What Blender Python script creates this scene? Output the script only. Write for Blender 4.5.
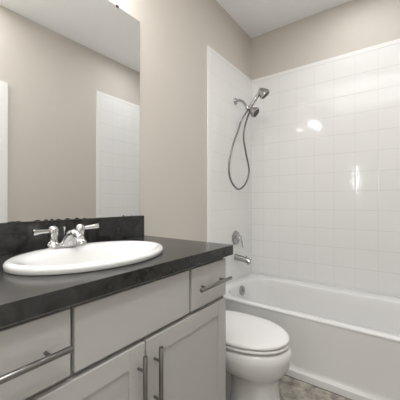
import bpy, bmesh, math, random
from mathutils import Vector, Matrix
PI = math.pi
random.seed(4)
for o in list(bpy.data.objects): bpy.data.objects.remove(o)
S = bpy.context.scene
COL = S.collection

# ------------------------------------------------------------------ camera
CAM_X, CAM_H, FPX, YAW, PIT = 1.2088, 1.1023, 276.2, 0.6345, 0.003
cd = bpy.data.cameras.new('camera'); cam = bpy.data.objects.new('camera', cd); COL.objects.link(cam)
cd.sensor_width = 36.0; cd.sensor_fit = 'HORIZONTAL'; cd.lens = 36.0 * FPX / 400.0; cd.clip_start = 0.02
cam.location = (CAM_X, 0, CAM_H); cam.rotation_euler = (PI/2 + PIT, 0, YAW)
S.camera = cam

# ------------------------------------------------------------------ world, lights, exposure
w = bpy.data.worlds.new('world'); S.world = w; w.use_nodes = True
w.node_tree.nodes['Background'].inputs[0].default_value = (0.9, 0.92, 1, 1)
w.node_tree.nodes['Background'].inputs[1].default_value = 0.6
S.view_settings.view_transform = 'Standard'; S.view_settings.look = 'None'
S.view_settings.exposure = 1.07; S.view_settings.gamma = 1.0; S.view_settings.use_curve_mapping = False

def area(name, loc, rot, sx, sy, power, col=(0.98, 0.99, 1.0)):
    l = bpy.data.lights.new(name, 'AREA'); l.shape = 'RECTANGLE'; l.size = sx; l.size_y = sy
    l.energy = power; l.color = col
    o = bpy.data.objects.new(name, l); COL.objects.link(o); o.location = loc; o.rotation_euler = rot
    return o
area('overhead_fill', (0.80, 0.20, 2.70), (0, 0, 0), 1.25, 1.25, 7.0)  # unseen fill without a fixture, lifts the whole room
area('side_fill', (1.355, 0.10, 2.69), (0, 0, 0), 0.19, 1.1, 6.0)  # added fill, no fixture, kept clear of the tile reflections
area('rear_fill', (1.345, -0.47, 1.45), (PI/2, 0, PI), 0.23, 2.2, 2.5)  # added fill behind the camera, no real source there

# ------------------------------------------------------------------ dimensions
XR = 1.471; YB = 2.503; YF = -0.50; ZC = 2.712
ZR = 0.396; YT = 1.734; ZT = 2.293; TP = 0.154

# ------------------------------------------------------------------ materials
def new_mat(name):
    m = bpy.data.materials.new(name); m.use_nodes = True
    return m, m.node_tree.nodes, m.node_tree.links, m.node_tree.nodes['Principled BSDF']
def simple(name, col, rough=0.5, metal=0.0, coat=0.0, bump=0.0, bscale=200.0):
    m, N, L, B = new_mat(name)
    B.inputs['Base Color'].default_value = (*col, 1); B.inputs['Roughness'].default_value = rough
    B.inputs['Metallic'].default_value = metal; B.inputs['Coat Weight'].default_value = coat
    if bump:
        tc = N.new('ShaderNodeTexCoord'); nz = N.new('ShaderNodeTexNoise'); nz.inputs['Scale'].default_value = bscale
        nz.inputs['Detail'].default_value = 3
        bp = N.new('ShaderNodeBump'); bp.inputs['Strength'].default_value = bump; bp.inputs['Distance'].default_value = 0.002
        L.new(tc.outputs['Object'], nz.inputs['Vector']); L.new(nz.outputs['Fac'], bp.inputs['Height'])
        L.new(bp.outputs['Normal'], B.inputs['Normal'])
    return m
M = {}
M['wall'] = simple('beige_wall_paint', (0.56, 0.522, 0.472), 0.75, bump=0.12, bscale=160)
M['ceiling'] = simple('white_ceiling_paint', (0.88, 0.88, 0.875), 0.9, bump=0.1, bscale=120)
M['trim'] = simple('white_trim_paint', (0.80, 0.80, 0.79), 0.4)
M['porcelain'] = simple('white_porcelain', (0.75, 0.748, 0.742), 0.08, coat=0.3)
M['seat'] = simple('white_seat_plastic', (0.80, 0.797, 0.79), 0.2)
M['tub'] = simple('white_tub_enamel', (0.78, 0.777, 0.77), 0.16, coat=0.2)
M['chrome'] = simple('chrome', (0.55, 0.548, 0.545), 0.06, 1.0)
M['nickel'] = simple('brushed_nickel', (0.27, 0.265, 0.255), 0.28, 1.0)
M['satin'] = simple('satin_nickel_shower', (0.43, 0.425, 0.42), 0.14, 1.0)
M['hose'] = simple('metal_hose', (0.22, 0.215, 0.21), 0.3, 1.0)
M['cabinet'] = simple('light_grey_cabinet_paint', (0.50, 0.494, 0.48), 0.42, bump=0.03, bscale=60)
M['carcass'] = simple('grey_cabinet_frame_paint', (0.30, 0.294, 0.28), 0.5)
M['mirror'] = simple('mirror_silver', (0.93, 0.935, 0.93), 0.012, 1.0)
M['mirror_edge'] = simple('mirror_glass_edge', (0.45, 0.50, 0.48), 0.15)
M['tarnish'] = simple('mirror_tarnish', (0.03, 0.028, 0.025), 0.6)
M['rubber'] = simple('dark_nozzle_rubber', (0.06, 0.06, 0.06), 0.6)
M['caulk'] = simple('dark_floor_gap', (0.04, 0.037, 0.033), 0.8)

def math_node(N, L, op, a, b=None, c=None):
    n = N.new('ShaderNodeMath'); n.operation = op
    for i, v in enumerate((a, b, c)):
        if v is None: continue
        if isinstance(v, (int, float)): n.inputs[i].default_value = v
        else: L.new(v, n.inputs[i])
    return n.outputs[0]
def tile_mat(name, axis, off_h, off_v, edge_line=None):
    m, N, L, B = new_mat(name)
    tc = N.new('ShaderNodeTexCoord'); sp = N.new('ShaderNodeSeparateXYZ'); L.new(tc.outputs['Object'], sp.inputs[0])
    def dist(sock, off):        # distance in metres to the nearest grout line
        u = math_node(N, L, 'DIVIDE', math_node(N, L, 'SUBTRACT', sock, off), TP)
        f = math_node(N, L, 'FRACT', u)
        g = math_node(N, L, 'MINIMUM', f, math_node(N, L, 'SUBTRACT', 1.0, f))
        return math_node(N, L, 'MULTIPLY', g, TP), math_node(N, L, 'FLOOR', u), math_node(N, L, 'SUBTRACT', f, 0.5)
    dh, ih, fh_ = dist(sp.outputs[axis], off_h); dv, iv, fv_ = dist(sp.outputs[2], off_v)
    d = math_node(N, L, 'MINIMUM', math_node(N, L, 'ADD', dh, 0.0007), dv)
    mask = N.new('ShaderNodeMapRange'); mask.interpolation_type = 'SMOOTHSTEP'
    mask.inputs['From Min'].default_value = 0.0006; mask.inputs['From Max'].default_value = 0.0022
    L.new(d, mask.inputs['Value'])                                # 0 in the grout, 1 on the tile
    mix = N.new('ShaderNodeMix'); mix.data_type = 'RGBA'
    mix.inputs['A'].default_value = (0.60, 0.597, 0.585, 1); mix.inputs['B'].default_value = (0.80, 0.797, 0.787, 1)
    L.new(mask.outputs[0], mix.inputs['Factor']); L.new(mix.outputs['Result'], B.inputs['Base Color'])
    r = math_node(N, L, 'MULTIPLY_ADD', mask.outputs[0], -0.36, 0.45); L.new(r, B.inputs['Roughness'])
    nz = N.new('ShaderNodeTexNoise'); nz.inputs['Scale'].default_value = 9.0; nz.inputs['Detail'].default_value = 2
    L.new(tc.outputs['Object'], nz.inputs['Vector'])
    edge = N.new('ShaderNodeMapRange'); edge.interpolation_type = 'SMOOTHSTEP'
    edge.inputs['From Min'].default_value = 0.0; edge.inputs['From Max'].default_value = 0.007
    L.new(d, edge.inputs['Value'])
    h = math_node(N, L, 'MULTIPLY_ADD', nz.outputs['Fac'], 1.6, math_node(N, L, 'MULTIPLY', edge.outputs[0], 0.4))
    cb = N.new('ShaderNodeCombineXYZ'); L.new(ih, cb.inputs[0]); L.new(iv, cb.inputs[1])     # each tile sits a hair out of plane
    wn = N.new('ShaderNodeTexWhiteNoise'); wn.noise_dimensions = '2D'; L.new(cb.outputs[0], wn.inputs['Vector'])
    sc = N.new('ShaderNodeSeparateColor'); L.new(wn.outputs['Color'], sc.inputs[0])
    ta = math_node(N, L, 'MULTIPLY', math_node(N, L, 'SUBTRACT', sc.outputs[0], 0.5), fh_)
    tb = math_node(N, L, 'MULTIPLY', math_node(N, L, 'SUBTRACT', sc.outputs[1], 0.5), fv_)
    h = math_node(N, L, 'MULTIPLY_ADD', math_node(N, L, 'ADD', ta, tb), 2.2, h)
    bp = N.new('ShaderNodeBump'); bp.inputs['Strength'].default_value = 0.35; bp.inputs['Distance'].default_value = 0.0015
    L.new(h, bp.inputs['Height']); L.new(bp.outputs['Normal'], B.inputs['Normal'])
    return m
M['tile_back'] = tile_mat('white_square_tile_back', 0, 0.4384, 1.6438)
M['tile_side'] = tile_mat('white_square_tile_side', 1, 1.784, 1.6438)
M['tile_trim'] = simple('white_bullnose_tile', (0.82, 0.815, 0.80), 0.12)

def stone(name, c0, c1, scale, rough, bump=0.0):
    m, N, L, B = new_mat(name)
    tc = N.new('ShaderNodeTexCoord'); nz = N.new('ShaderNodeTexNoise'); nz.inputs['Scale'].default_value = scale
    nz.inputs['Detail'].default_value = 7; nz.inputs['Roughness'].default_value = 0.65; nz.inputs['Distortion'].default_value = 0.6
    rp = N.new('ShaderNodeValToRGB'); rp.color_ramp.elements[0].position = 0.35; rp.color_ramp.elements[1].position = 0.68
    rp.color_ramp.elements[0].color = (*c0, 1); rp.color_ramp.elements[1].color = (*c1, 1)
    L.new(tc.outputs['Object'], nz.inputs['Vector']); L.new(nz.outputs['Fac'], rp.inputs[0]); L.new(rp.outputs[0], B.inputs['Base Color'])
    B.inputs['Roughness'].default_value = rough
    if bump:
        bp = N.new('ShaderNodeBump'); bp.inputs['Strength'].default_value = bump; bp.inputs['Distance'].default_value = 0.002
        L.new(nz.outputs['Fac'], bp.inputs['Height']); L.new(bp.outputs['Normal'], B.inputs['Normal'])
    return m
M['counter'] = stone('charcoal_counter', (0.010, 0.0098, 0.0096), (0.044, 0.043, 0.042), 13.0, 0.22, 0.08)
M['floor'] = stone('mottled_stone_vinyl', (0.15, 0.14, 0.12), (0.60, 0.56, 0.49), 16.0, 0.45, 0.1)
def emit(name, col, st):
    m = bpy.data.materials.new(name); m.use_nodes = True; N = m.node_tree.nodes; N.clear()
    e = N.new('ShaderNodeEmission'); o = N.new('ShaderNodeOutputMaterial'); e.inputs[0].default_value = (*col, 1); e.inputs[1].default_value = st
    m.node_tree.links.new(e.outputs[0], o.inputs[0]); return m
M['globe'] = emit('lit_frosted_globe', (1, 0.985, 0.975), 22.0)
M['streak_glow'] = emit('added_streak_glow', (0.95, 0.98, 1.0), 16.0)  # glow of the added slot behind the camera

# ------------------------------------------------------------------ mesh helpers
def obj(name, bm, mat, parent=None, smooth=False, angle=None):
    bmesh.ops.recalc_face_normals(bm, faces=bm.faces)
    me = bpy.data.meshes.new(name); bm.to_mesh(me); bm.free()
    o = bpy.data.objects.new(name, me); COL.objects.link(o); me.materials.append(mat)
    if smooth:
        for p in me.polygons: p.use_smooth = True
        if angle is not None:
            me.set_sharp_from_angle(angle=math.radians(angle))
    if parent is not None:
        o.parent = parent
        o.matrix_parent_inverse = Matrix.Identity(4)
        o.location = -parent_world(parent)
    return o
def parent_world(p):
    v = Vector((0, 0, 0))
    while p is not None: v += p.location; p = p.parent
    return v
def tag(o, label=None, cat=None, group=None, kind=None):
    if label: o['label'] = label
    if cat: o['category'] = cat
    if group: o['group'] = group
    if kind: o['kind'] = kind
    return o
def thing(name, loc, label, cat, group=None):
    o = bpy.data.objects.new(name, None); COL.objects.link(o); o.location = loc; o.empty_display_size = 0.05
    return tag(o, label, cat, group)
def box(bm, a, b, bev=0.0, seg=2):
    x0, y0, z0 = a; x1, y1, z1 = b
    v = [bm.verts.new(p) for p in ((x0,y0,z0),(x1,y0,z0),(x1,y1,z0),(x0,y1,z0),(x0,y0,z1),(x1,y0,z1),(x1,y1,z1),(x0,y1,z1))]
    f = [bm.faces.new([v[i] for i in q]) for q in ((0,3,2,1),(4,5,6,7),(0,1,5,4),(1,2,6,5),(2,3,7,6),(3,0,4,7))]
    if bev:
        es = list({e for q in f for e in q.edges})
        bmesh.ops.bevel(bm, geom=es, offset=bev, segments=seg, affect='EDGES', profile=0.5)
    return bm
def B_(a, b, bev=0.0, seg=2): return box(bmesh.new(), a, b, bev, seg)
def loft(bm, rings, cap0=True, cap1=True, closed=True):
    R = [[bm.verts.new(p) for p in r] for r in rings]; n = len(R[0])
    for i in range(len(R)-1):
        for j in range(n if closed else n-1):
            k = (j+1) % n
            bm.faces.new((R[i][j], R[i][k], R[i+1][k], R[i+1][j]))
    if cap0: bm.faces.new(R[0][::-1])
    if cap1: bm.faces.new(R[-1])
    return bm
def frame_of(t):
    t = t.normalized(); a = Vector((0, 0, 1)) if abs(t.z) < 0.9 else Vector((1, 0, 0))
    u = t.cross(a).normalized(); return u, t.cross(u).normalized()
def lathe(bm, origin, axis, prof, n=32, cap0=True, cap1=True):
    o = Vector(origin); ax = Vector(axis).normalized(); u, v = frame_of(ax)
    rings = [[o + ax*h + (u*math.cos(2*PI*k/n) + v*math.sin(2*PI*k/n))*max(r, 1e-5) for k in range(n)] for r, h in prof]
    return loft(bm, rings, cap0, cap1)
def smooth_path(pts, n=8):
    P = [Vector(p) for p in pts]; P = [2*P[0]-P[1]] + P + [2*P[-1]-P[-2]]; out = []
    for i in range(1, len(P)-2):
        for k in range(n):
            t = k/n
            out.append(0.5*((2*P[i]) + (P[i+1]-P[i-1])*t + (2*P[i-1]-5*P[i]+4*P[i+1]-P[i+2])*t*t + (3*P[i]-P[i-1]-3*P[i+1]+P[i+2])*t**3))
    out.append(P[-2]); return out
def tube(bm, path, rad, n=16, flat=1.0, up=None):
    P = [Vector(p) for p in path]; rings = []; pu = None
    for i, p in enumerate(P):
        t = (P[min(i+1, len(P)-1)] - P[max(i-1, 0)]).normalized()
        if pu is None: u = (up.cross(t).normalized() if up else frame_of(t)[0])
        else: u = (pu - t*pu.dot(t)).normalized()
        pu = u; v = t.cross(u); r = rad(i/(len(P)-1)) if callable(rad) else rad
        ru, rv = r if isinstance(r, tuple) else (r, r*flat)
        rings.append([p + u*ru*math.cos(2*PI*k/n) + v*rv*math.sin(2*PI*k/n) for k in range(n)])
    return loft(bm, rings)

# ------------------------------------------------------------------ the room shell
def struct(name, bm, mat, parent=None, label=None):
    o = obj(name, bm, mat, parent); o['kind'] = 'structure'
    if label: o['label'] = label
    return o
T = 0.12
struct('floor', B_((-T, YF-T, -0.1), (XR+T, YB+T, 0)), M['floor'], label='mottled grey beige stone-look vinyl floor')
struct('ceiling', B_((-T, YF-T, ZC), (XR+T, YB+T, ZC+0.1)), M['ceiling'], label='plain white ceiling')
wl = struct('wall_left', B_((-T, YF-T, 0), (0, YB+T, ZC)), M['wall'], label='beige painted wall behind the mirror and shower fittings')
wb = struct('wall_back', B_((0, YB, 0), (XR, YB+T, ZC)), M['wall'], label='beige painted wall above the long side of the tub')
# right wall with a door opening, front wall with an added glowing slot
bm = bmesh.new()
DY0, DY1, DZ = 0.02, 0.843, 2.025
box(bm, (XR, YF-T, 0), (XR+T, DY0, ZC)); box(bm, (XR, DY1, 0), (XR+T, YB+T, ZC)); box(bm, (XR, DY0, DZ), (XR+T, DY1, ZC))
wr = struct('wall_right', bm, M['wall'], label='beige painted wall seen in the mirror')
bm = bmesh.new()
WX0, WX1, WZ0, WZ1 = 0.535, 0.60, 1.20, 1.72
box(bm, (0, YF-T, 0), (WX0, YF, ZC)); box(bm, (WX1, YF-T, 0), (XR, YF, ZC))
box(bm, (WX0, YF-T, 0), (WX1, YF, WZ0)); box(bm, (WX0, YF-T, WZ1), (WX1, YF, ZC))
wf = struct('wall_front', bm, M['wall'], label='beige painted wall behind the camera')
glow_slot = struct('streak_slot', B_((WX0, YF-0.07, WZ0), (WX1, YF-0.06, WZ1)), M['streak_glow'], label='added narrow glowing slot that streaks the tile')  # invented emitter, shaped to give the back tile its bright streak
fr = bmesh.new()
for a, b in (((WX0, YF-0.08, WZ0), (WX0+.006, YF, WZ1)), ((WX1-.006, YF-0.08, WZ0), (WX1, YF, WZ1)), ((WX0, YF-0.08, WZ0), (WX1, YF, WZ0+.006)), ((WX0, YF-0.08, WZ1-.006), (WX1, YF, WZ1))): box(fr, a, b)
struct('streak_slot_frame', fr, M['trim'], glow_slot)

# tiled surround, part of each wall
def tile_parts(wall, mat, a, b, ax):
    struct('tile_panel', B_(a, b), mat, wall)
struct('tile_panel', B_((0, YT+0.05, ZR+.0012), (0.008, YB, ZT-0.033)), M['tile_side'], wl)
struct('tile_panel', B_((0.008, YB-0.008, ZR+.0012), (XR-0.008, YB, ZT-0.033)), M['tile_back'], wb)
struct('tile_panel', B_((XR-0.008, YT+0.05, ZR+.0012), (XR, YB, ZT-0.033)), M['tile_side'], wr)
def bull(a, b): return B_(a, b, 0.0015, 2)
struct('tile_edging', bull((-.002, YT, ZT-0.032), (0.0085, YB-0.008, ZT)), M['tile_trim'], wl)
struct('tile_edging', bull((-.002, YT, ZR+.0012), (0.0085, YT+0.049, ZT-0.033)), M['tile_trim'], wl)
struct('tile_edging', bull((0.0, YB-0.0085, ZT-0.032), (XR, YB+.002, ZT)), M['tile_trim'], wb)
struct('tile_edging', bull((XR-0.0085, YT, ZT-0.032), (XR+.002, YB-0.008, ZT)), M['tile_trim'], wr)
struct('tile_edging', bull((XR-0.0085, YT, ZR+.0012), (XR+.002, YT+0.049, ZT-0.033)), M['tile_trim'], wr)

# door in the right wall with its casing (the mirror shows the casing)
def shaker(x0, x1, y0, y1, z0, z1, rail, depth, face=+1):
    # frame-and-panel leaf: face +1 shows the recess towards +x, -1 towards -x
    bm = bmesh.new()
    box(bm, (x0, y0, z0), (x1, y0+rail, z1), .0015, 1); box(bm, (x0, y1-rail, z0), (x1, y1, z1), .0015, 1)
    box(bm, (x0, y0+rail-.001, z0), (x1, y1-rail+.001, z0+rail), .0015, 1); box(bm, (x0, y0+rail-.001, z1-rail), (x1, y1-rail+.001, z1), .0015, 1)
    pa, pb = (x0+.001, x1-depth) if face > 0 else (x0+depth, x1-.001)
    box(bm, (pa, y0+rail-.002, z0+rail-.002), (pb, y1-rail+.002, z1-rail+.002))
    return bm
dr = struct('door_1', shaker(XR+0.02, XR+0.055, DY0+.012, DY1-.012, 0.01, DZ-.01, .12, .008, -1), M['trim'], label='white door in the wall opposite the vanity')
cs = bmesh.new()
for a, b in (((XR-.016, DY1-.006, 0), (XR, DY1+.06, DZ+.06)), ((XR-.016, DY0-.06, 0), (XR, DY0+.006, DZ+.06)), ((XR-.016, DY0+.0061, DZ-.006), (XR, DY1-.0061, DZ+.06)),
             ((XR, DY1-.012, 0), (XR+T, DY1, DZ)), ((XR, DY0, 0), (XR+T, DY0+.012, DZ)), ((XR, DY0+.012, DZ-.01), (XR+T, DY1-.012, DZ))): box(cs, a, b, .002, 1)
struct('door_casing', cs, M['trim'], dr)
hb = bmesh.new(); lathe(hb, (XR+.022, DY0+.08, 0.95), (-1, 0, 0), [(.026, 0), (.026, .006), (.010, .010), (.010, .030), (.024, .036), (.026, .050), (.018, .060), (0, .062)])
struct('door_handle', hb, M['nickel'], dr).data.polygons.foreach_set('use_smooth', [True]*0 or [True]*len(bpy.data.objects['door_handle'].data.polygons))
def base(name, a, b): struct(name, B_(a, b, .003, 2), M['trim'])
base('baseboard_left', (0, 1.10, 0), (.013, YT-.002, .085))
base('baseboard_right', (XR-.013, DY1+.062, 0), (XR, YT-.002, .085))
base('baseboard_front', (0.0, YF, 0), (XR-.001, YF+.013, .085))

# ------------------------------------------------------------------ bathtub
def rrect(x0, x1, y0, y1, z, r, n=10, m=10):
    """rounded rectangle, every ring with the same vertex layout"""
    P = []
    cs_ = [((x1-r, y1-r), 0), ((x0+r, y1-r), PI/2), ((x0+r, y0+r), PI), ((x1-r, y0+r), 1.5*PI)]
    for i, ((cx, cy), a0) in enumerate(cs_):
        for k in range(n+1):
            a = a0 + PI/2*k/n; P.append(Vector((cx+r*math.cos(a), cy+r*math.sin(a), z)))
        (nx, ny), na = cs_[(i+1) % 4]
        e = Vector((nx+r*math.cos(na), ny+r*math.sin(na), z)); s = P[-1].copy()
        for k in range(1, m): P.append(s.lerp(e, k/m))
    return P
ZR = 0.396; TY0 = 1.741
tub = thing('bathtub', (XR/2, (TY0+YB)/2, 0), 'long white alcove bathtub against the tiled back wall', 'bathtub')
X0, X1, Y1 = 0.0005, XR-0.0005, YB-0.0005
bm = bmesh.new()
ix0, ix1, iy0, iy1 = 0.078, 1.385, 1.795, 2.375
rings = [rrect(X0, X1, TY0+.006, Y1, ZR-.026, .004), rrect(X0, X1, TY0+.0025, Y1, ZR-.022, .004), rrect(X0, X1, TY0, Y1, ZR-.012, .006),
         rrect(X0, X1, TY0+.003, Y1, ZR-.004, .010), rrect(X0, X1, TY0+.010, Y1, ZR, .014),
         rrect(ix0-.012, ix1+.012, iy0-.012, iy1+.012, ZR+.001, .20), rrect(ix0-.004, ix1+.004, iy0-.004, iy1+.004, ZR-.003, .195),
         rrect(ix0, ix1, iy0, iy1, ZR-.012, .19), rrect(ix0+.008, ix1-.02, iy0+.008, iy1-.010, ZR-.08, .18),
         rrect(ix0+.022, ix1-.07, iy0+.024, iy1-.030, ZR-.20, .16), rrect(ix0+.045, ix1-.12, iy0+.045, iy1-.05, .115, .13),
         rrect(ix0+.075, ix1-.17, iy0+.075, iy1-.08, .078, .12), rrect(ix0+.13, ix1-.24, iy0+.14, iy1-.14, .068, .10)]
loft(bm, rings, False, True)
obj('basin', bm, M['tub'], tub, True, 50)
# apron: profile in (y, z) swept along x
prof = [(TY0+.030, ZR-.0225), (TY0+.0030, ZR-.0225), (TY0+.009, ZR-.10), (TY0+.012, .075), (TY0+.010, .060), (TY0+.004, .052), (TY0-.006, .049), (TY0-.011, .044), (TY0-.012, .036), (TY0-.012, .004), (TY0+.030, .004)]
bm = bmesh.new(); loft(bm, [[Vector((x, y, z)) for y, z in prof] for x in (X0, X1)])
obj('apron', bm, M['tub'], tub, True, 35)
obj('floor_seal', B_((X0, TY0-.009, 0.0), (X1, TY0+.02, .004)), M['caulk'], tub)
bm = bmesh.new(); n_ = Vector((1, 0, .13)).normalized(); c_ = Vector((.0865, 2.132, .330))
lathe(bm, c_, n_, [(.041, 0), (.042, .004), (.039, .011), (.024, .015), (.016, .012), (.0, .012)])
ov = obj('overflow_plate', bm, M['satin'], tub, True, 45)
bm = bmesh.new(); lathe(bm, c_ + n_*.012, n_, [(.008, 0), (.009, .008), (.006, .011), (0, .011)]); box(bm, (c_.x+.016, c_.y-.004, c_.z-.004), (c_.x+.024, c_.y+.004, c_.z+.026), .002)
obj('trip_lever', bm, M['chrome'], ov, True, 45)
bm = bmesh.new(); lathe(bm, (0.27, 2.10, .0675), (0, 0, 1), [(.035, 0), (.035, .004), (.02, .007), (0, .007)])
obj('drain', bm, M['chrome'], tub, True, 45)

# ------------------------------------------------------------------ shower fittings
SY = 2.160
va = thing('shower_valve', (.008, SY, .772), 'chrome shower valve with lever handle above the tub spout', 'shower valve')
bm = bmesh.new(); lathe(bm, (.008, SY, .776), (1, 0, 0), [(.062, 0), (.064, .004), (.058, .012), (.030, .018), (.026, .022)], 40)
obj('escutcheon', bm, M['satin'], va, True, 45)
bm = bmesh.new(); lathe(bm, (.028, SY, .776), (1, 0, 0), [(.024, 0), (.022, .028), (.019, .036), (.0, .040)], 28)
tube(bm, smooth_path([(.052, SY, .776), (.066, SY+.008, .752), (.072, SY+.012, .716), (.078, SY+.014, .690)], 5), lambda t: (.013-.004*t, .008-.002*t), 12)
obj('handle', bm, M['chrome'], va, True, 45)

sp = thing('tub_spout', (.008, SY, .598), 'short metal tub spout jutting from the white tile under the valve', 'spout')
bm = bmesh.new()
tube(bm, [(.008, SY, .604), (.014, SY, .604), (.04, SY, .601), (.08, SY, .597), (.115, SY, .591), (.136, SY, .583), (.146, SY, .572)],
     lambda t: (.027-.004*t, .029-.006*t), 24)
obj('body', bm, M['satin'], sp, True, 50)
bm = bmesh.new(); lathe(bm, (.137, SY, .580), (0.2, 0, -1), [(.018, 0), (.0175, .022), (.014, .023), (.012, .014), (0, .014)], 24); obj('outlet', bm, M['chrome'], sp, True, 45)
bm = bmesh.new(); lathe(bm, (.118, SY, .610), (0, 0, 1), [(.005, 0), (.005, .010), (.008, .012), (.008, .017), (0, .019)], 16); obj('diverter_knob', bm, M['chrome'], sp, True, 45)

sh = thing('shower_head_set', (.008, SY, 1.985), 'chrome twin shower head with looping hose mounted high on white tile', 'shower head')
bm = bmesh.new(); lathe(bm, (.008, SY, 1.985), (1, 0, 0), [(.030, 0), (.030, .004), (.024, .010), (.012, .016), (0, .016)], 32)
obj('wall_flange', bm, M['satin'], sh, True, 45)
bm = bmesh.new(); tube(bm, smooth_path([(.014, SY, 1.985), (.045, SY, 1.986), (.080, SY, 1.968), (.112, SY, 1.925), (.125, SY, 1.905)], 6), .0115, 16)
obj('shower_arm', bm, M['satin'], sh, True)
bm = bmesh.new(); lathe(bm, (.116, SY, 1.922), (.45, 0, -.85), [(.012, 0), (.017, .004), (.017, .034), (.012, .040)], 20)
lathe(bm, (.120, SY-.016, 1.900), (.25, 1, .25), [(.013, 0), (.016, .004), (.016, .036), (.013, .042)], 20)
obj('diverter_joint', bm, M['chrome'], sh, True, 45)
# fixed head
bm = bmesh.new(); c0 = Vector((.142, SY+.010, 1.893)); dv_ = Vector((.86, .10, -.62)).normalized()
lathe(bm, c0, dv_, [(.014, 0), (.016, .012), (.026, .020), (.037, .042), (.045, .056), (.045, .070), (.040, .074)], 32)
fh = obj('fixed_head', bm, M['satin'], sh, True, 45)
bm = bmesh.new(); lathe(bm, c0, dv_, [(.036, .0742), (.035, .0765), (0, .0765)], 32)
tag(obj('nozzle_face', bm, M['rubber'], fh, True, 45), 'dark spray face')
# hand shower resting in its cradle
bm = bmesh.new(); hp = smooth_path([(.128, SY+.012, 1.880), (.150, SY+.014, 1.915), (.190, SY+.016, 1.965), (.225, SY+.018, 2.010), (.250, SY+.020, 2.034)], 6)
tube(bm, hp, lambda t: .0125+.003*math.sin(t*PI), 16)
c1 = Vector((.240, SY+.020, 2.036)); dh_ = Vector((.62, .25, -.74)).normalized()
lathe(bm, c1, dh_, [(.0, -.014), (.018, -.011), (.026, .002), (.037, .022), (.046, .042), (.047, .058), (.042, .062)], 32)
hs = obj('hand_shower', bm, M['satin'], sh, True, 45)
bm = bmesh.new(); lathe(bm, c1, dh_, [(.037, .0622), (.036, .0645), (0, .0645)], 32)
tag(obj('nozzle_face', bm, M['rubber'], hs, True, 45), 'dark spray face')
HZ = [(.116, SY-.004, 1.885), (.108, 2.110, 1.835), (.100, 2.062, 1.770), (.09, 2.025, 1.684), (.075, 1.960, 1.547), (.062, 1.925, 1.385), (.062, 1.958, 1.268), (.07, 2.070, 1.200),
      (.08, 2.190, 1.262), (.085, 2.238, 1.378), (.09, 2.172, 1.511), (.10, 2.108, 1.630), (.11, 2.104, 1.717), (.118, 2.142, 1.815), (.126, SY+.010, 1.872)]
bm = bmesh.new(); tube(bm, smooth_path([(x+.014, y+.008, z) for x, y, z in HZ], 10), .0080, 10)
obj('hose', bm, M['hose'], sh, True)

# ------------------------------------------------------------------ toilet
TC = 1.345
def egg(xb, xf, hw, z, n=48, p=2.0, wide=0.52, yc=TC):
    """outline of a toilet rim: blunt at the back, long round nose at the front"""
    P = []; xm = xb + (xf-xb)*wide
    for k in range(n):
        a = 2*PI*k/n; c, s = math.cos(a), math.sin(a)
        if c >= 0: x = xm + (xf-xm)*abs(c)**(2/p); y = hw*math.copysign(abs(s)**(2/p), s)
        else: x = xm - (xm-xb)*abs(c)**(2/3.2); y = hw*math.copysign(abs(s)**(2/3.2), s)
        P.append(Vector((x, yc+y, z)))
    return P
to = thing('toilet', (.42, TC, 0), 'white two-piece toilet with closed lid between vanity and bathtub', 'toilet')
bm = bmesh.new()
loft(bm, [egg(.44, .722, .110, .0, p=2.6), egg(.438, .725, .111, .012, p=2.6), egg(.446, .716, .104, .03, p=2.6), egg(.46, .702, .098, .10, p=2.5),
          egg(.46, .695, .098, .190, p=2.5), egg(.43, .700, .103, .208, p=2.4), egg(.36, .715, .126, .225, p=2.2), egg(.28, .742, .156, .252), egg(.22, .760, .176, .290),
          egg(.21, .767, .183, .325), egg(.21, .766, .183, .346), egg(.21, .757, .178, .363), egg(.22, .742, .168, .3700)])
loft(bm, [rrect(.20, .56, TC-.070, TC+.070, z, .05, 6, 3) for z in (0, .02)] + [rrect(.21, .56, TC-.062, TC+.062, .10, .05, 6, 3), rrect(.13, .56, TC-.075, TC+.075, .26, .05, 6, 3), rrect(.06, .50, TC-.13, TC+.13, .34, .05, 6, 3), rrect(.05, .40, TC-.15, TC+.15, .3745, .05, 6, 3)])
obj('bowl', bm, M['porcelain'], to, True, 60)
bm = bmesh.new()
loft(bm, [egg(.29, .700, .135, .3705), egg(.29, .700, .135, .3790), egg(.252, .748, .178, .3795), egg(.25, .753, .181, .382), egg(.25, .753, .181, .390), egg(.252, .750, .179, .3932), egg(.27, .732, .164, .3936)])
obj('seat', bm, M['seat'], to, True, 60)
bm = bmesh.new()
loft(bm, [egg(.29, .700, .135, .3925), egg(.29, .700, .135, .4005), egg(.252, .748, .178, .4012), egg(.249, .754, .182, .403), egg(.249, .755, .182, .409), egg(.254, .750, .178, .4155), egg(.268, .736, .166, .4190), egg(.33, .66, .11, .4225), egg(.42, .56, .04, .4230)])
obj('lid', bm, M['seat'], to, True, 60)
for s in (-1, 1):
    bm = bmesh.new(); lathe(bm, (.268, TC+s*.075-.02, .412), (0, 1, 0), [(.012, 0), (.013, .003), (.013, .037), (.012, .040)], 16)
    obj('hinge', bm, M['seat'], to, True, 45)
bm = bmesh.new()
loft(bm, [rrect(.035, .215, TC-.19, TC+.19, .375, .03, 6, 3), rrect(.028, .222, TC-.205, TC+.205, .42, .03, 6, 3), rrect(.022, .228, TC-.215, TC+.215, .715, .03, 6, 3)])
obj('tank', bm, M['porcelain'], to, True, 50)
bm = bmesh.new()
loft(bm, [rrect(.018, .232, TC-.220, TC+.220, .716, .03, 6, 3), rrect(.014, .236, TC-.225, TC+.225, .722, .03, 6, 3), rrect(.014, .236, TC-.225, TC+.225, .740, .03, 6, 3), rrect(.022, .228, TC-.217, TC+.217, .750, .03, 6, 3)])
obj('tank_lid', bm, M['porcelain'], to, True, 50)
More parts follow.
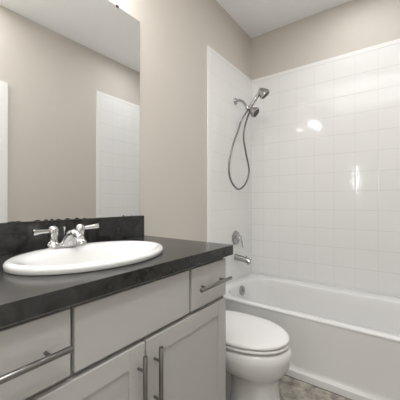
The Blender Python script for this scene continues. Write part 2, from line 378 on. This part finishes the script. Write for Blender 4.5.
bm = bmesh.new(); lathe(bm, (.226, TC-.15, .655), (1, 0, 0), [(.014, 0), (.014, .008), (0, .012)], 16); tube(bm, [(.238, TC-.15, .655), (.242, TC-.11, .650), (.242, TC-.07, .645)], .006, 10)
obj('flush_lever', bm, M['chrome'], to, True, 45)
for s in (-1, 1):
    bm = bmesh.new(); lathe(bm, (.36, TC+s*.086, .0), (0, 0, 1), [(.014, 0), (.014, .012), (.009, .022), (0, .025)], 16)
    obj('bolt_cap', bm, M['seat'], to, True, 45)

# ------------------------------------------------------------------ vanity cabinet
FX = 0.565; VY0, VY1 = 0.095, 1.078; VZ = 0.8588
vc = thing('vanity_cabinet', (.28, (VY0+VY1)/2, 0), 'light grey vanity cabinet with shaker doors under the dark countertop', 'cabinet')
bm = bmesh.new()
box(bm, (.002, VY0, 0), (FX-.020, VY0+.016, VZ)); box(bm, (.002, VY1-.016, 0), (FX-.020, VY1, VZ))
box(bm, (.002, VY0+.016, .09), (FX-.022, VY1-.016, .106)); box(bm, (.002, VY0+.016, .106), (.010, VY1-.016, VZ))
obj('carcass', bm, M['cabinet'], vc)
bm = bmesh.new()
fx0, fx1 = FX-.038, FX-.019
box(bm, (fx0, VY0, .09), (fx1, VY0+.035, VZ)); box(bm, (fx0, VY1-.035, .09), (fx1, VY1, VZ))
for z0, z1 in ((.09, .125), (.655, .695), (.835, VZ)): box(bm, (fx0, VY0+.035, z0), (fx1, VY1-.035, z1))
for y in (.357, .815): box(bm, (fx0, y-.02, .695), (fx1, y+.02, .835))
box(bm, (fx0, .591-.02, .125), (fx1, .591+.02, .655))
obj('face_frame', bm, M['carcass'], vc)
obj('toe_kick', B_((FX-.09, VY0+.016, 0), (FX-.075, VY1-.016, .09)), M['carcass'], vc)
FB, FT = FX-.0185, FX
GZ0, GZ1 = .683, .843
def pull(parent, p0, p1, off=.030, r=.0073, inset=.045):
    """bar pull between p0 and p1 on the cabinet face, two posts back to the face"""
    p0, p1 = Vector(p0), Vector(p1); d = (p1-p0).normalized(); bm = bmesh.new()
    x = FX + off; a = Vector((x, p0.y, p0.z)); b = Vector((x, p1.y, p1.z))
    L_ = (b-a).length
    lathe(bm, a, d, [(r-.001, 0), (r, .001), (r, L_-.001), (r-.001, L_)], 20)
    for q in (a + d*inset, b - d*inset):
        lathe(bm, Vector((FX-.0005, q.y, q.z)), (1, 0, 0), [(.0048, 0), (.0042, .004), (.0042, off)], 14)
    return obj('bar_pull', bm, M['nickel'], parent, True, 45)
for (a, b, pa, pb) in ((VY0+.007, .351, .117, .338), (.822, 1.071, .842, 1.066)):
    d = obj('drawer', B_((FB, a, GZ0), (FT, b, GZ1), .002, 2), M['cabinet'], vc)
    pull(d, (0, pa, .763), (0, pb, .763))
obj('false_front', B_((FB, .361, GZ0), (FT, .808, GZ1), .002, 2), M['cabinet'], vc)
for (a, b, py) in ((VY0+.007, .588, .562), (.594, 1.071, .628)):
    d = obj('door', shaker(FB, FT, a, b, .112, .667, .060, .006), M['cabinet'], vc)
    pull(d, (0, py, .642), (0, py, .43))
obj('scribe_strip', B_((FX-.0185, VY0, VZ-.010), (FX-.002, VY1, VZ)), M['cabinet'], vc)

# countertop with splash (dark charcoal laminate), its sink cut-out real
KY0, KY1, KX, KZ0, KZ1 = .085, 1.1005, .5861, .8590, .9023
SCX, SCY, SA, SB = .325, .572, .276, .200          # sink rim centre and half axes (y, x)
ct = thing('countertop', (.29, (KY0+KY1)/2, KZ0), 'charcoal stone-look countertop with backsplash on the grey vanity', 'countertop')
bm = bmesh.new(); n = 64
inner = [(SCX+(SB-.02)*math.cos(2*PI*k/n), SCY+(SA-.02)*math.sin(2*PI*k/n)) for k in range(n)]
def rim_pt(px, py):
    dx, dy = px-SCX, py-SCY; t = 1e9
    for lim, c, dd in ((KX, SCX, dx), (.0, SCX, dx), (KY1, SCY, dy), (KY0, SCY, dy)):
        if abs(dd) > 1e-9:
            q = (lim-c)/dd
            if q > 0: t = min(t, q)
    return (SCX+dx*t, SCY+dy*t)
outer = [rim_pt(*p) for p in inner]
for cx_, cy_ in ((KX, KY0), (KX, KY1), (0, KY0), (0, KY1)):
    k = min(range(n), key=lambda i: (outer[i][0]-cx_)**2+(outer[i][1]-cy_)**2); outer[k] = (cx_, cy_)
O0 = [(x, y, KZ0) for x, y in outer]; O1 = [(x, y, KZ1) for x, y in outer]; I1 = [(x, y, KZ1) for x, y in inner]; I0 = [(x, y, KZ0) for x, y in inner]
loft(bm, [[Vector(p) for p in r] for r in (O0, O1, I1, I0, O0)], False, False)
bmesh.ops.remove_doubles(bm, verts=bm.verts, dist=1e-6)
obj('slab', bm, M['counter'], ct)
obj('backsplash', B_((0.0, KY0, KZ1+.0002), (.018, 1.082, 1.0185), .0015, 2), M['counter'], ct)

# ------------------------------------------------------------------ sink
sk = thing('sink', (SCX, SCY, KZ1), 'oval white drop-in sink set in the dark countertop', 'sink')
def oval(cx, cy, bx, ay, z, n=72): return [Vector((cx+bx*math.cos(2*PI*k/n), cy+ay*math.sin(2*PI*k/n), z)) for k in range(n)]
BX = SCX+.030
Z = KZ1
rings = [oval(SCX, SCY, SB-.030, SA-.030, Z-.030), oval(SCX, SCY, SB-.022, SA-.022, Z+.0005), oval(SCX, SCY, SB-.004, SA-.004, Z+.0005), oval(SCX, SCY, SB-.001, SA-.001, Z+.003), oval(SCX, SCY, SB-.0015, SA-.0015, Z+.007), oval(SCX, SCY, SB, SA, Z+.010), oval(SCX, SCY, SB-.001, SA-.001, Z+.016),
         oval(SCX, SCY, SB-.006, SA-.006, Z+.0215), oval(SCX, SCY, SB-.013, SA-.013, Z+.024), oval(SCX+.004, SCY, SB-.022, SA-.022, Z+.0235),
         oval(BX-.004, SCY, SB-.042, SA-.036, Z+.019), oval(BX-.001, SCY, SB-.048, SA-.044, Z+.014), oval(BX, SCY, SB-.054, SA-.052, Z+.003), oval(BX, SCY, SB-.064, SA-.068, Z-.03), oval(BX, SCY, SB-.082, SA-.098, Z-.075),
         oval(BX, SCY, SB-.115, SA-.145, Z-.112), oval(BX, SCY, SB-.155, SA-.20, Z-.127), oval(BX, SCY, .022, .022, Z-.131)]
bm = bmesh.new(); loft(bm, rings, False, True); obj('basin', bm, M['porcelain'], sk, True, 60)
bm = bmesh.new(); lathe(bm, (BX, SCY, Z-.1308), (0, 0, 1), [(.021, 0), (.021, .003), (.016, .004), (0, .005)], 24); obj('drain', bm, M['chrome'], sk, True, 45)

# ------------------------------------------------------------------ faucet
FZ = KZ1 + .0235; FCX, FCY = .150, .563
fa = thing('faucet', (FCX, FCY, FZ), 'chrome two-handle faucet on the back rim of the white sink', 'faucet')
bm = bmesh.new()
def stad(hx, hy, z, n=40):
    P = []
    for k in range(n):
        a = 2*PI*k/n; c, s = math.cos(a), math.sin(a)
        P.append(Vector((FCX+hx*c, FCY+(hy-hx)*(1 if s > 0 else -1)*min(1, abs(s)*4)+hx*s, z)))
    return P
loft(bm, [stad(.026, .078, FZ+.0006), stad(.027, .079, FZ+.002), stad(.026, .078, FZ+.008), stad(.022, .074, FZ+.011)])
obj('base_plate', bm, M['chrome'], fa, True, 45)
bm = bmesh.new()
def sect(x, z, wy, wz, n=20): return [Vector((x[0]+x[1]*wz*math.sin(2*PI*k/n), FCY+wy*math.cos(2*PI*k/n), z+x[2]*wz*math.sin(2*PI*k/n))) for k in range(n)]
# spout: fat foot, rises and reaches forward over the bowl
path = [(FCX+.004, FZ+.004, 8), (FCX+.010, FZ+.018, 24), (FCX+.022, FZ+.034, 38), (FCX+.038, FZ+.048, 56), (FCX+.058, FZ+.056, 82), (FCX+.074, FZ+.053, 104), (FCX+.086, FZ+.045, 122), (FCX+.090, FZ+.038, 132)]
wy_ = [.034, .031, .027, .0225, .019, .0165, .015, .013]; wz_ = [.030, .028, .024, .019, .0145, .012, .0105, .009]
rg = []
for (x, z, a), wy, wz in zip(path, wy_, wz_):
    a = math.radians(a); rg.append(sect((x, math.cos(a), -math.sin(a)), z, wy, wz))
loft(bm, rg); obj('spout', bm, M['chrome'], fa, True, 60)
bm = bmesh.new(); lathe(bm, (FCX-.024, FCY, FZ+.008), (0, 0, 1), [(.003, 0), (.003, .052), (.006, .056), (.006, .064), (0, .067)], 14); obj('lift_rod', bm, M['chrome'], fa, True, 45)
for s, d in ((-1, Vector((.12, -1, .0))), (1, Vector((.28, 1, .10)))):
    hy = FCY + s*.054
    bm = bmesh.new()
    lathe(bm, (FCX, hy, FZ+.006), (0, 0, 1), [(.025, 0), (.025, .006), (.021, .011), (.0155, .018), (.0150, .030), (.0175, .044), (.0185, .052), (.018, .062), (.013, .071), (.006, .076), (0, .077)], 28)
    d = d.normalized(); c = Vector((FCX, hy, FZ+.064))
    tube(bm, [c - d*.010, c + d*.012, c + d*.034, c + d*.056, c + d*.070, c + d*.074], lambda t: (.0060-.001*t, .007+.006*t*t if t < .99 else .009), 14, up=Vector((0, 0, 1)))
    obj('lever_handle', bm, M['chrome'], fa, True, 45)

# ------------------------------------------------------------------ mirror
MY0, MY1, MZ0, MZ1 = .10, 1.058, 1.0192, 2.121
mi = thing('wall_mirror', (0, (MY0+MY1)/2, MZ0), 'large frameless mirror above the dark backsplash', 'mirror')
obj('glass', B_((.0045, MY0+.001, MZ0+.001), (.006, MY1-.001, MZ1-.001)), M['mirror'], mi)
tag(obj('glass_edge', B_((0.0005, MY0, MZ0), (.0044, MY1, MZ1)), M['mirror_edge'], mi), 'pale green-grey glass edge')
def clip(y, z, s):
    bm = B_((.0005, y-.008, z-.006), (.010, y+.008, z+.006), .002, 2); return obj('clip', bm, M['tarnish'], mi)
for y in (.36, .905): clip(y, MZ1-.001, 1)
# black desilvered blots along the bottom edge
def blot(y, wd, ht):
    bm = bmesh.new(); n = 14; v = []
    for k in range(n+1):
        a = PI*k/n; rr = 1 + .25*random.uniform(-1, 1); v.append((y+wd*math.cos(a), MZ0+.0005+ht*rr*math.sin(a)))
    loft(bm, [[Vector((x, p[0], p[1])) for p in v] for x in (.0060, .0063)])
    return obj('tarnish_spot', bm, M['tarnish'], mi)
for y, wd, ht in ((.425, .020, .005), (.445, .012, .006), (.515, .014, .007), (.548, .010, .008), (.572, .008, .010), (.60, .012, .006), (.64, .013, .009), (.685, .012, .009), (.72, .007, .006), (.945, .006, .009), (1.0, .005, .004)):
    blot(y, wd*.9, ht*.65)

# ------------------------------------------------------------------ vanity light over the mirror (just above the frame)
vl = thing('vanity_light', (0, .65, 2.30), 'three-globe vanity light above the mirror', 'light fixture')
obj('back_plate', B_((0.0005, .44, 2.27), (.022, .86, 2.35), .004, 2), M['nickel'], vl)
for y in (.50, .65, .80):
    bm = bmesh.new(); tube(bm, smooth_path([(.02, y, 2.31), (.08, y, 2.325), (.13, y, 2.30), (.13, y, 2.285)], 4), .008, 12); lathe(bm, (.13, y, 2.262), (0, 0, 1), [(.024, 0), (.024, .024), (.010, .030)], 20)
    a = obj('arm', bm, M['nickel'], vl, True, 45)
    bm = bmesh.new(); lathe(bm, (.13, y, 2.262), (0, 0, -1), [(.022, 0), (.034, .012), (.040, .032), (.036, .052), (.020, .066), (0, .070)], 24)
    obj('globe', bm, M['globe'], a, True)

# ------------------------------------------------------------------ added fill light over the tub, unseen above the frame, brightens the upper tile
RX, RY = 0.98, 2.03
rl = thing('tub_fill_light', (RX, RY, ZC), 'added round fill light above the bathtub', 'ceiling light')
bm = bmesh.new(); lathe(bm, (RX, RY, ZC-.0005), (0, 0, -1), [(.105, 0), (.104, .006), (.088, .010), (.082, .004), (.082, 0)], 40)
obj('trim_ring', bm, M['trim'], rl, True, 45)
bm = bmesh.new(); lathe(bm, (RX, RY, ZC-.0048), (0, 0, -1), [(.081, 0), (.081, .001), (.05, .004), (0, .005)], 32)
obj('lens', bm, emit('added_fill_glow', (0.98, 0.99, 1.0), 34.0), rl, True)
